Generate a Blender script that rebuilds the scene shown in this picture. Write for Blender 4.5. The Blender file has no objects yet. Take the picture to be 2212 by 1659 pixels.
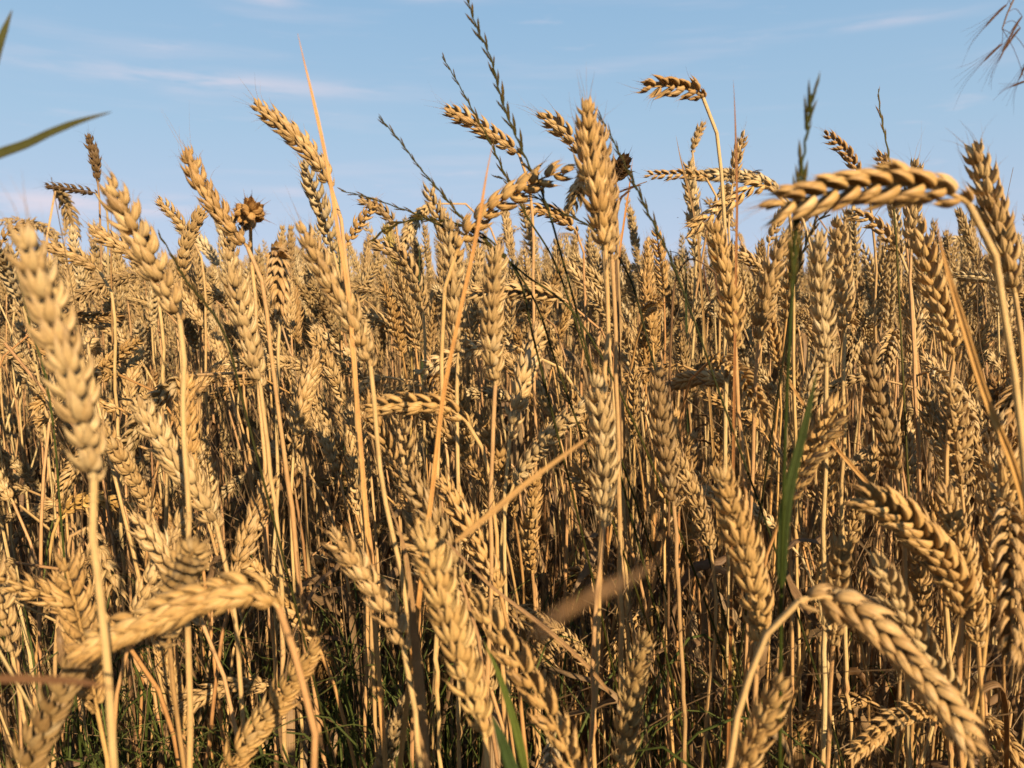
import bpy, math, random
import numpy as np
from mathutils import Vector, Matrix

rng = np.random.default_rng(11)
random.seed(11)
scene = bpy.context.scene
col = scene.collection

# ---------------------------------------------------------------- camera, sky, sun, exposure
H = 0.845                      # eye height, just above the ears
FPX = 1650.0                  # focal length in units of a 2212 x 1659 picture
PITCH = math.atan(229.5 / FPX)
cam_d = bpy.data.cameras.new('camera')
cam = bpy.data.objects.new('camera', cam_d)
col.objects.link(cam)
cam.location = (0, 0, H)
cam.rotation_euler = (math.pi / 2 - PITCH, 0, 0)
cam_d.sensor_width = 36
cam_d.lens = FPX / 2212 * 36
cam_d.clip_start = 0.02
cam_d.clip_end = 3000
cam_d.dof.use_dof = True
cam_d.dof.focus_distance = 0.85
cam_d.dof.aperture_fstop = 9.8
scene.camera = cam

SUN_EL, SUN_AZ = math.radians(25), math.radians(153)      # azimuth clockwise from +Y (view direction)
sun_pos = Vector((math.sin(SUN_AZ) * math.cos(SUN_EL), math.cos(SUN_AZ) * math.cos(SUN_EL), math.sin(SUN_EL)))
sl = bpy.data.lights.new('sun', 'SUN')
sl.energy = 5.0
sl.angle = math.radians(0.5)
sl.color = (1.0, 0.835, 0.585)
so = bpy.data.objects.new('sun', sl)
so.rotation_euler = sun_pos.to_track_quat('Z', 'Y').to_euler()
col.objects.link(so)

world = bpy.data.worlds.new('World')
scene.world = world
world.use_nodes = True
wn, wl = world.node_tree.nodes, world.node_tree.links
wn.clear()
w_out = wn.new('ShaderNodeOutputWorld')
w_bg = wn.new('ShaderNodeBackground')
w_bg.inputs['Strength'].default_value = 0.06
sky = wn.new('ShaderNodeTexSky')
sky.sky_type = 'NISHITA'
sky.sun_disc = False
sky.sun_elevation = SUN_EL
sky.sun_rotation = SUN_AZ
sky.air_density = 1.0
sky.dust_density = 0.6
sky.ozone_density = 2.6
tc = wn.new('ShaderNodeTexCoord')
def wmath(op, a, b=None, c=None):
    n = wn.new('ShaderNodeMath'); n.operation = op
    for i, v in enumerate((a, b, c)):
        if v is None: continue
        if isinstance(v, (int, float)): n.inputs[i].default_value = v
        else: wl.new(v, n.inputs[i])
    return n.outputs[0]
sep = wn.new('ShaderNodeSeparateXYZ'); wl.new(tc.outputs['Generated'], sep.inputs[0])
def cloud(sx, sz, scale, lo, hi, off):
    mp = wn.new('ShaderNodeMapping'); wl.new(tc.outputs['Generated'], mp.inputs[0])
    mp.inputs['Scale'].default_value = (sx, sx, sz); mp.inputs['Location'].default_value = off
    nz = wn.new('ShaderNodeTexNoise'); wl.new(mp.outputs[0], nz.inputs['Vector'])
    nz.inputs['Scale'].default_value = scale; nz.inputs['Detail'].default_value = 5; nz.inputs['Roughness'].default_value = 0.55
    mr = wn.new('ShaderNodeMapRange'); mr.interpolation_type = 'SMOOTHSTEP'
    wl.new(nz.outputs['Fac'], mr.inputs[0])
    mr.inputs[1].default_value = lo; mr.inputs[2].default_value = hi
    return mr.outputs[0]
vz = wmath('MULTIPLY_ADD', sep.outputs[2], 0.85, 0.16)
cmb = wn.new('ShaderNodeCombineXYZ'); wl.new(sep.outputs[0], cmb.inputs[0]); wl.new(sep.outputs[1], cmb.inputs[1]); wl.new(vz, cmb.inputs[2])
wl.new(cmb.outputs[0], sky.inputs['Vector'])
c1 = cloud(1.0, 11.0, 3.2, 0.52, 0.78, (3.1, 1.7, 0.4))       # long thin veils
c2 = cloud(1.6, 9.0, 6.0, 0.62, 0.80, (7.3, 2.2, 5.1))        # small puffs
cm = wmath('ADD', wmath('MULTIPLY', c1, 0.16), wmath('MULTIPLY', c2, 0.22))
c3 = cloud(2.2, 16.0, 5.0, 0.30, 0.66, (1.3, 4.2, 2.1))       # ragged edges of the single clouds below
def gauss(sock, m, w): 
    q = wmath('DIVIDE', wmath('SUBTRACT', sock, m), w); return wmath('POWER', 2.718, wmath('MULTIPLY', wmath('MULTIPLY', q, q), -1.0))
for x_, z_, wx_, wz_, k_ in ((-.33, .222, .17, .011, .55), (-.50, .082, .16, .013, .75), (-.20, .105, .12, .006, .30), (-.27, .312, .030, .008, .45), (-.09, .325, .06, .007, .5), (.40, .275, .07, .006, .35), (-.56, .277, .014, .005, .6), (.38, .085, .10, .008, .35), (.58, .05, .10, .012, .5)):
    cm = wmath('ADD', cm, wmath('MULTIPLY', wmath('MULTIPLY', gauss(sep.outputs[0], x_, wx_), gauss(sep.outputs[2], z_, wz_)), wmath('MULTIPLY', c3, k_)))
mix = wn.new('ShaderNodeMix'); mix.data_type = 'RGBA'
hz = wn.new('ShaderNodeMapRange'); hz.interpolation_type = 'SMOOTHSTEP'; wl.new(sep.outputs[2], hz.inputs[0])
hz.inputs[1].default_value = 0.75; hz.inputs[2].default_value = 0.30; hz.inputs[3].default_value = 0.15; hz.inputs[4].default_value = 0.82
hr = wn.new('ShaderNodeValToRGB'); wl.new(wmath('MULTIPLY', sep.outputs[2], 2.5), hr.inputs[0])
while len(hr.color_ramp.elements) < 4: hr.color_ramp.elements.new(0.5)
for e, (p_, c_) in zip(hr.color_ramp.elements, [(0.0, (.385, .405, .482)), (.13, (.325, .385, .482)), (.45, (.250, .360, .468)), (.85, (.184, .310, .448))]):
    e.position = p_; e.color = (*c_, 1)
hm = wn.new('ShaderNodeMix'); hm.data_type = 'RGBA'; hm.blend_type = 'MULTIPLY'; hm.inputs[0].default_value = 1; hm.clamp_result = False
wl.new(hr.outputs[0], hm.inputs[6]); hm.inputs[7].default_value = (15.8, 15.8, 15.8, 1)
mh = wn.new('ShaderNodeMix'); mh.data_type = 'RGBA'; wl.new(hz.outputs[0], mh.inputs[0]); wl.new(sky.outputs[0], mh.inputs[6])
wl.new(hm.outputs[2], mh.inputs[7])                 # pale evening haze low in the sky
wl.new(cm, mix.inputs[0]); wl.new(mh.outputs[2], mix.inputs[6])
mix.inputs[7].default_value = (7.6, 6.75, 7.4, 1)
wl.new(mix.outputs[2], w_bg.inputs['Color'])
wl.new(w_bg.outputs[0], w_out.inputs[0])

scene.view_settings.view_transform = 'Standard'
scene.view_settings.look = 'None'
scene.view_settings.gamma = 1
scene.view_settings.use_curve_mapping = False
scene.view_settings.exposure = 0.86
scene.render.engine = 'CYCLES'
scene.cycles.max_bounces = 6
scene.cycles.diffuse_bounces = 1
scene.cycles.transmission_bounces = 3
scene.cycles.caustics_reflective = False
scene.cycles.caustics_refractive = False

FWD = np.array([0, math.cos(PITCH), -math.sin(PITCH)])
UP = np.array([0, math.sin(PITCH), math.cos(PITCH)])
CAM = np.array([0, 0, H])

def at(px, py, Y):
    """point of the place on the line of sight through (px, py), Y metres in front of the eye"""
    xc, yc = (px - 1106) / FPX, (829.5 - py) / FPX
    d = np.array([xc, 0, 0]) + UP * yc + FWD
    return CAM + d * (Y / d[1])

def project(p):
    v = np.asarray(p) - CAM
    z = v @ FWD
    return 1106 + FPX * v[0] / z, 829.5 - FPX * (v @ UP) / z

# ---------------------------------------------------------------- materials
class NT:
    def __init__(s, name):
        s.m = bpy.data.materials.new(name); s.m.use_nodes = True
        s.t = s.m.node_tree; s.n = s.t.nodes; s.n.clear()
        s.out = s.n.new('ShaderNodeOutputMaterial')
    def link(s, a, b): s.t.links.new(a, b)
    def val(s, v, sock):
        if isinstance(v, (int, float, tuple)): sock.default_value = v
        else: s.link(v, sock)
    def attr(s, name):
        n = s.n.new('ShaderNodeAttribute'); n.attribute_name = name; return n.outputs['Fac']
    def math(s, op, a, b=0.0, c=0.0):
        n = s.n.new('ShaderNodeMath'); n.operation = op
        s.val(a, n.inputs[0]); s.val(b, n.inputs[1]); s.val(c, n.inputs[2]); return n.outputs[0]
    def ramp(s, fac, stops):
        n = s.n.new('ShaderNodeValToRGB'); s.link(fac, n.inputs[0])
        e = n.color_ramp.elements
        while len(e) < len(stops): e.new(0.5)
        for i, (p, c) in enumerate(stops): e[i].position = p; e[i].color = (*c, 1)
        return n.outputs[0]
    def mix(s, fac, a, b, mode='MIX'):
        n = s.n.new('ShaderNodeMix'); n.data_type = 'RGBA'; n.blend_type = mode
        s.val(fac, n.inputs[0]); s.val(a, n.inputs[6]); s.val(b, n.inputs[7]); return n.outputs[2]
    def noise(s, scale, detail=3, vec=None, stretch=None):
        n = s.n.new('ShaderNodeTexNoise'); n.inputs['Scale'].default_value = scale; n.inputs['Detail'].default_value = detail
        if vec is None:
            vec = s.n.new('ShaderNodeTexCoord').outputs['Object']
        if stretch:
            mp = s.n.new('ShaderNodeMapping'); mp.inputs['Scale'].default_value = stretch; s.link(vec, mp.inputs[0]); vec = mp.outputs[0]
        s.link(vec, n.inputs['Vector']); return n.outputs['Fac']
    def finish(s, color, rough=0.55, spec=0.3, trans=0.0, bump=None, bstr=0.3, bdist=0.0004, tcol=None):
        p = s.n.new('ShaderNodeBsdfPrincipled')
        s.val(color, p.inputs['Base Color']); s.val(rough, p.inputs['Roughness']); p.inputs['Specular IOR Level'].default_value = spec
        if bump is not None:
            b = s.n.new('ShaderNodeBump'); b.inputs['Strength'].default_value = bstr; b.inputs['Distance'].default_value = bdist
            s.link(bump, b.inputs['Height']); s.link(b.outputs[0], p.inputs['Normal'])
        sh = p.outputs[0]
        if trans > 0:
            t = s.n.new('ShaderNodeBsdfTranslucent'); s.val(tcol if tcol is not None else color, t.inputs[0])
            mx = s.n.new('ShaderNodeMixShader'); mx.inputs[0].default_value = trans
            s.link(sh, mx.inputs[1]); s.link(t.outputs[0], mx.inputs[2]); sh = mx.outputs[0]
        s.link(sh, s.out.inputs[0]); return s.m

def plant_material(name, stops, tips, rough, trans, veins, spots, grain=None, spec=0.28):
    k = NT(name)
    oi = k.n.new('ShaderNodeObjectInfo')
    tone = k.attr('tone'); along = k.attr('along'); wid = k.attr('wid')
    f = k.math('ADD', k.math('MULTIPLY', tone, 0.72), k.math('MULTIPLY', oi.outputs['Random'], 0.28))
    c = k.ramp(f, stops)
    c = k.mix(k.math('MULTIPLY', k.math('POWER', along, 4.0), 0.55), c, tips)            # dry brown points
    vein = k.math('SINE', k.math('MULTIPLY', wid, veins))
    c = k.mix(k.math('MULTIPLY', k.math('ADD', vein, 1.0), 0.15), c, tips)
    wz = k.noise(75, 3)
    c = k.mix(k.math('MULTIPLY', k.math('SMOOTH_MAX', k.math('SUBTRACT', wz, 0.47), 0.0, 0.03), 1.6), c, k.mix(1.0, c, (0.48, 0.44, 0.41, 1), 'MULTIPLY'))   # grey weathering
    nz = k.noise(420, 3, None, grain)
    c = k.mix(k.math('MULTIPLY', nz, 0.65), c, k.mix(1.0, c, (0.58, 0.48, 0.39, 1), 'MULTIPLY'))
    sp = k.noise(900, 1)
    c = k.mix(k.math('MULTIPLY', k.math('GREATER_THAN', sp, 0.70), spots), c, (0.16, 0.09, 0.04, 1))
    c = k.mix(1.0, c, oi.outputs['Color'], 'MULTIPLY')
    h = k.math('ADD', k.math('MULTIPLY', vein, 0.5), k.math('MULTIPLY', nz, 0.8))
    return k.finish(c, rough, spec, trans, h, 0.45, 0.0005)

M_HUSK = plant_material('wheat husk', [(0.0, (0.32, 0.205, 0.09)), (0.3, (0.54, 0.355, 0.145)), (0.65, (0.67, 0.48, 0.22)), (1.0, (0.76, 0.61, 0.37))], (0.40, 0.25, 0.12, 1), 0.5, 0.14, 11, 0.5)
M_STEM = plant_material('wheat straw', [(0.0, (0.44, 0.225, 0.10)), (0.3, (0.56, 0.33, 0.145)), (0.6, (0.62, 0.42, 0.175)), (1.0, (0.66, 0.52, 0.25))], (0.50, 0.29, 0.135, 1), 0.45, 0.0, 14, 0.6, (1.6, 1.6, .05))
M_LEAF = plant_material('dry leaf', [(0.0, (0.17, 0.095, 0.05)), (0.4, (0.34, 0.21, 0.10)), (1.0, (0.56, 0.41, 0.22))], (0.30, 0.17, 0.08, 1), 0.55, 0.3, 16, 0.5)
M_GREEN = plant_material('green blade', [(0.0, (0.026, 0.040, 0.010)), (0.5, (0.048, 0.066, 0.016)), (1.0, (0.10, 0.115, 0.034))], (0.16, 0.13, 0.05, 1), 0.5, 0.12, 16, 0.2, None, .12)
M_RYE = plant_material('ryegrass spikelet', [(0.0, (0.022, 0.030, 0.006)), (0.5, (0.045, 0.048, 0.010)), (1.0, (0.15, 0.10, 0.032))], (0.26, 0.16, 0.07, 1), 0.6, 0.04, 9, 0.2, None, .08)

k = NT('field soil')
g = k.noise(9, 6); g2 = k.noise(60, 4)
M_SOIL = k.finish(k.mix(k.math('MULTIPLY', g2, 0.9), k.ramp(g, [(0.3, (0.03, 0.02, 0.012)), (0.7, (0.07, 0.045, 0.026))]), (0.12, 0.08, 0.042, 1)), 0.95, 0.1, 0, g2, 0.8, 0.02)
k = NT('fly body'); M_FLY = k.finish(k.ramp(k.noise(900, 2), [(0.3, (0.012, 0.009, 0.008)), (0.7, (0.05, 0.035, 0.028))]), 0.35, 0.5)
k = NT('fly eye'); M_EYE = k.finish(k.ramp(k.noise(2500, 1), [(0.3, (0.06, 0.008, 0.006)), (0.7, (0.12, 0.02, 0.012))]), 0.25, 0.6)
k = NT('fly wing'); M_WING = k.finish(k.ramp(k.noise(700, 2), [(0.3, (0.05, 0.04, 0.04)), (0.7, (0.14, 0.11, 0.10))]), 0.3, 0.5, 0.5)

# ---------------------------------------------------------------- mesh helpers
class Geo:
    """arrays of a quad mesh with three point attributes"""
    def __init__(s): s.v, s.f, s.a, s.n, s.mi = [], [], [], 0, []
    def add(s, v, f, a, mi=0):
        s.v.append(v); s.f.append(f + s.n); s.a.append(a); s.n += len(v); s.mi.append(np.full(len(f), mi, np.int32))
    def arrays(s): return np.concatenate(s.v), np.concatenate(s.f), np.concatenate(s.a), np.concatenate(s.mi)

def mesh_from(name, v, f, a, mats, mi=None):
    me = bpy.data.meshes.new(name)
    nv, nf = len(v), len(f)
    me.vertices.add(nv); me.vertices.foreach_set('co', np.ascontiguousarray(v, np.float32).ravel())
    me.loops.add(nf * 4); me.loops.foreach_set('vertex_index', np.ascontiguousarray(f, np.int32).ravel())
    me.polygons.add(nf)
    me.polygons.foreach_set('loop_start', np.arange(0, nf * 4, 4, dtype=np.int32))
    me.polygons.foreach_set('use_smooth', np.ones(nf, bool))
    for m in mats: me.materials.append(m)
    if mi is not None: me.polygons.foreach_set('material_index', np.ascontiguousarray(mi, np.int32))
    for i, nm in enumerate(('tone', 'along', 'wid')):
        at_ = me.attributes.new(nm, 'FLOAT', 'POINT')
        at_.data.foreach_set('value', np.ascontiguousarray(a[:, i], np.float32))
    me.update(calc_edges=True)
    return me

def grid_faces(rings, segs, closed=True):
    r, s = np.meshgrid(np.arange(rings - 1), np.arange(segs if closed else segs - 1), indexing='ij')
    s2 = (s + 1) % segs
    return np.stack([r * segs + s, r * segs + s2, (r + 1) * segs + s2, (r + 1) * segs + s], -1).reshape(-1, 4)

LODS = {0: (np.array([0, .07, .2, .38, .56, .73, .87, .96, 1.0, 1.4, 2.0]), 8),
        1: (np.array([0, .14, .38, .66, .9, 1.05, 2.0]), 5),
        2: (np.array([0, .35, .75, 1.3]), 4),
        3: (np.array([0, .4, 1.2]), 3)}
PV = np.array([0, .07, .2, .38, .56, .73, .87, .96, 1.0, 1.4, 2.0])
PR = np.array([.48, .80, 1.0, .97, .80, .56, .31, .15, .085, .05, .012])

def floret(o, l, n, L, w, t, beak, curl, lod, tone, side_k=1):
    """boat shaped husk: o base, l length direction, n outward normal; beak = length of its awn"""
    vs, segs = LODS[lod]
    l = l / np.linalg.norm(l); n = n - l * (n @ l); n = n / np.linalg.norm(n); wd = np.cross(l, n)
    th = np.arange(segs) / segs * 2 * math.pi + (math.pi / segs if lod else 0)
    r = np.interp(vs, PV, PR)
    z = np.where(vs <= 1, vs * L, L + beak * (vs - 1))
    cx = np.cos(th); sy = np.sin(th)
    if lod <= 1:                # one sharp keel off the middle outside, flat inside
        kx = .28 * side_k
        tent = np.where(cx > kx, (1 - cx) / (1 - kx), (1 + cx) / (1 + kx)) ** .85
        sy = np.where(sy > -.05, .72 * tent + .36 * np.maximum(sy, 0), sy * 0.5)
    else: sy = np.where(sy > 0, sy, sy * .55)
    off = t * 0.9 * np.sin(np.clip(vs, 0, 1) * math.pi * 0.85) - curl * np.clip(vs - 1, 0, 1) ** 1.5 * beak + 0.06 * L * np.clip(vs, 0, 1) ** 3
    R, C = len(vs), segs
    X = (r[:, None] * cx[None]) * w
    Yv = (r[:, None] * sy[None]) * t + off[:, None]
    P = o + z[:, None, None] * l + X[..., None] * wd + Yv[..., None] * n
    a = np.empty((R, C, 3)); a[..., 0] = tone; a[..., 1] = np.clip(vs, 0, 1.2)[:, None]; a[..., 2] = cx[None] + 0.0 * X
    return P.reshape(-1, 3), a.reshape(-1, 3)
FL_FACES = {q: grid_faces(len(LODS[q][0]), LODS[q][1]) for q in LODS}

def spikelet_size(u):
    return float(np.interp(u, [0, .06, .16, .45, .75, .92, 1], [.55, .78, .95, 1.05, .98, .82, .7]))

def ear_straight(L, lod, r, plump=1.0, awn=1.0, gap=0.0050, open_=1.0, tone0=0.5, ln0=1.0, miss=.03):
    """list of spikelets [(v, f, a)] of a straight ear along +z, spikelets alternating on +x and -x"""
    if lod == 2: gap *= 1.15
    if lod == 3: gap *= 1.7
    n = max(5, int(round(L / gap)))
    out = []
    for i in range(n):
        u = i / (n - 1)
        s = 1 if i % 2 else -1
        sc = 1.12 * spikelet_size(u) * plump * (1 + 0.07 * r.standard_normal())
        z = L * (u * 0.93) - 0.001
        last = i == n - 1
        o = np.array([s * 0.0009 * (0 if last else 1), 0, z])
        g = Geo()
        tb = tone0 + 0.10 * r.standard_normal()
        tx = math.radians(15.5 + 4 * r.standard_normal()) * (1.15 if u < .3 else 1.0) * open_ * (0.15 if last else 1)
        fan = (0.41 + 0.05 * r.standard_normal()) * open_
        if lod <= 1:
            parts = [(-1.0, .72, .80, .92), (1.0, .72, .80, .92), (-.62, 1.08, 1.0, 1.05), (.62, 1.08, 1.0, 1.05), (0.04, 1.28, .94, .9)]
            if lod == 0 and r.random() < .35: parts.append((r.choice([-.3, .3]), 1.36, .8, .7))
        elif lod == 2:
            parts = [(-.85, .8, 1.0, 1.15), (.85, .8, 1.0, 1.15), (0., 1.25, 1.05, 1.1)]
        else:
            parts = [(0., .9, 1.25, 2.2)]
        for (fy, fx, ln, wd) in parts:
            ay = fan * fy * (1 + .16 * r.standard_normal()) + .07 * r.standard_normal(); ax = tx * fx * (1 + .16 * r.standard_normal())
            if r.random() < miss and g.n: continue
            ln *= 1 + .07 * r.standard_normal()
            l = np.array([s * math.tan(ax), math.tan(ay), 1.0])
            nrm = np.array([s * (0.55 + .45 * (1 - abs(fy))), 0.95 * fy, -0.12])
            bk = (0.0022 + 0.0045 * r.random()) * (1 if abs(fy) > .5 else 1.3)
            if r.random() < 0.10 + 0.5 * max(0, u - .6): bk = (0.004 + 0.012 * r.random()) * awn
            if last: bk = (0.004 + .016 * r.random() * awn)
            oo = o + np.array([s * 0.0007 * fx, 0.0011 * fy * sc, 0.0016 * (fx - .7) * sc])
            v, a = floret(oo, l, nrm, 0.0120 * ln * ln0 * sc, 0.00245 * wd * sc, 0.0019 * sc, bk, r.normal(0, .5), lod,
                          np.clip(tb + .15 * r.standard_normal(), 0, 1), -1 if fy < 0 else 1)
            g.add(v, FL_FACES[lod], a)
        out.append(g.arrays()[:3])
    return out

def frames(P, n0=None):
    T = np.gradient(P, axis=0); T /= np.linalg.norm(T, axis=1)[:, None]
    if n0 is None: n0 = np.array([1.0, 0.02, 0.01])
    N = np.empty_like(P); n = n0 - T[0] * (n0 @ T[0]); n /= np.linalg.norm(n); N[0] = n
    for i in range(1, len(P)):
        n = n - T[i] * (n @ T[i]); n /= np.linalg.norm(n); N[i] = n
    return T, N, np.cross(T, N)

def arclen(P): return np.concatenate([[0], np.cumsum(np.linalg.norm(np.diff(P, axis=0), axis=1))])

def spline(pts, per=14):
    P = np.asarray(pts, float)
    P = np.vstack([2 * P[0] - P[1], P, 2 * P[-1] - P[-2]])
    out = []
    for i in range(1, len(P) - 2):
        p0, p1, p2, p3 = P[i - 1:i + 3]
        t0 = 0; t1 = t0 + max(np.linalg.norm(p1 - p0), 1e-6) ** .5; t2 = t1 + max(np.linalg.norm(p2 - p1), 1e-6) ** .5; t3 = t2 + max(np.linalg.norm(p3 - p2), 1e-6) ** .5
        for t in np.linspace(t1, t2, per, endpoint=False):
            A1 = (t1 - t) / (t1 - t0) * p0 + (t - t0) / (t1 - t0) * p1
            A2 = (t2 - t) / (t2 - t1) * p1 + (t - t1) / (t2 - t1) * p2
            A3 = (t3 - t) / (t3 - t2) * p2 + (t - t2) / (t3 - t2) * p3
            B1 = (t2 - t) / (t2 - t0) * A1 + (t - t0) / (t2 - t0) * A2
            B2 = (t3 - t) / (t3 - t1) * A2 + (t - t1) / (t3 - t1) * A3
            out.append((t2 - t) / (t2 - t1) * B1 + (t - t1) / (t2 - t1) * B2)
    out.append(P[-2])
    return np.array(out)

def bend(v, P, n0):
    """carry straight-ear vertices (z along) onto the curve P whose cross axis starts as n0"""
    T, N, B = frames(P, n0); s = arclen(P); z = v[:, 2]
    zc = np.clip(z, 0, s[-1])
    it = lambda A: np.stack([np.interp(zc, s, A[:, j]) for j in range(3)], -1)
    C, n, b, t = it(P), it(N), it(B), it(T)
    return C + v[:, :1] * n + v[:, 1:2] * b + (z - zc)[:, None] * t

def tube(P, rad, segs=8, tone=.5, r=None, along=None):
    T, N, B = frames(P, np.array([.9, .3, .2]))
    th = np.arange(segs) / segs * 2 * math.pi
    rad = np.broadcast_to(rad, (len(P),))
    V = P[:, None] + rad[:, None, None] * (np.cos(th)[None, :, None] * N[:, None] + np.sin(th)[None, :, None] * B[:, None])
    a = np.empty((len(P), segs, 3)); a[..., 0] = tone if np.isscalar(tone) else np.asarray(tone)[:, None]
    a[..., 1] = 0 if along is None else np.asarray(along)[:, None]; a[..., 2] = np.cos(th)[None] * 1.0
    return V.reshape(-1, 3), grid_faces(len(P), segs), a.reshape(-1, 3)

def stem_geo(P, r0, r1, lod, tone, r):
    """straw from ground to ear; two swollen joints, darker neck"""
    s = arclen(P); u = s / s[-1]
    if lod >= 2:
        idx = np.unique(np.linspace(0, len(P) - 1, 7 if lod == 2 else 4).astype(int)); P = P[idx]; u = u[idx]
        rad = r0 + (r1 - r0) * u
        return tube(P, rad, 3, tone)
    us = np.unique(np.concatenate([np.linspace(0, 1, 34 if lod == 0 else 16), [.30, .312, .324, .60, .612, .624]]))
    P = np.stack([np.interp(us, u, P[:, j]) for j in range(3)], -1); u = us
    rad = r0 + (r1 - r0) * u
    tn = tone + .12 * np.sin(u * 5 + r.random() * 6)
    sh1, sh2 = .612 + .16 * r.random(), .312 + .18 * r.random()                 # papery sheaths wrap the straw above each joint
    wrapped = ((u > .624) & (u < sh1 + .06)) | ((u > .324) & (u < sh2 + .06)) | (u < .28)
    rad = rad * np.where(wrapped, 1.16, 1.0); tn = tn + np.where(wrapped, .22 * r.standard_normal(), 0)
    kink = np.cumsum(r.normal(0, .0009, (len(u), 2)), 0); kink -= np.linspace(0, 1, len(u))[:, None] * kink[-1]
    P = P.copy(); P[:, :2] += kink
    for c in (.312, .612):
        bump = np.exp(-((u - c) / .006) ** 2)
        rad = rad * (1 + .38 * bump); tn = tn - .45 * bump
    return tube(P, rad, 8 if lod == 0 else 6, np.clip(tn, 0, 1))

def ribbon(P, width, n0, tone, fold=.25, segs=5, twist=0.0, thick=0.00022, tipw=.18):
    """leaf blade: folded along its midrib, with a real thickness, tapering to a point"""
    T, N, B = frames(P, n0); s = arclen(P); u = s / s[-1]
    w = width * np.interp(u, [0, .08, .35, .75, .95, 1], [.55, .85, 1, max(.66, tipw), tipw, .02])
    x = np.linspace(-1, 1, segs)
    ang = twist * u
    N2 = np.cos(ang)[:, None] * N + np.sin(ang)[:, None] * B; B2 = -np.sin(ang)[:, None] * N + np.cos(ang)[:, None] * B
    def side(o):
        return P[:, None] + (w[:, None] * x[None])[..., None] * N2[:, None] + (np.abs(x)[None] * w[:, None] * fold + o)[..., None] * B2[:, None]
    V = np.concatenate([side(thick), side(-thick)[:, ::-1]], 1)
    a = np.empty((len(P), 2 * segs, 3)); a[..., 0] = tone; a[..., 1] = u[:, None] ** 2 * .9; a[..., 2] = np.concatenate([x, x[::-1]])[None]
    return V.reshape(-1, 3), grid_faces(len(P), 2 * segs), a.reshape(-1, 3)

def obj(name, geo, mats, parent=None, origin=None, mi=None):
    v, f, a = geo
    o = bpy.data.objects.new(name, mesh_from(name, v if origin is None else v - origin, f, a, mats, mi))
    col.objects.link(o)
    if parent is not None: o.parent = parent
    return o

def empty(name, loc, label, cat, group=None):
    o = bpy.data.objects.new(name, None); col.objects.link(o)
    o.empty_display_size = .02; o.location = loc; o['label'] = label; o['category'] = cat
    if group: o['group'] = group
    return o

def merge(geos):
    g = Geo()
    for v, f, a in geos: g.add(v, f, a)
    return g.arrays()[:3]

# ---------------------------------------------------------------- ground
gm = bpy.data.meshes.new('ground')
S = 900
gm.from_pydata([(-S, -40, 0), (S, -40, 0), (S, 2 * S, 0), (-S, 2 * S, 0)], [], [(0, 1, 2, 3)])
gm.materials.append(M_SOIL)
go = bpy.data.objects.new('ground', gm); go['kind'] = 'structure'; go['label'] = 'dark soil of the field under the wheat'
col.objects.link(go)

GROUP = 'wheat plants of the field'

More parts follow.
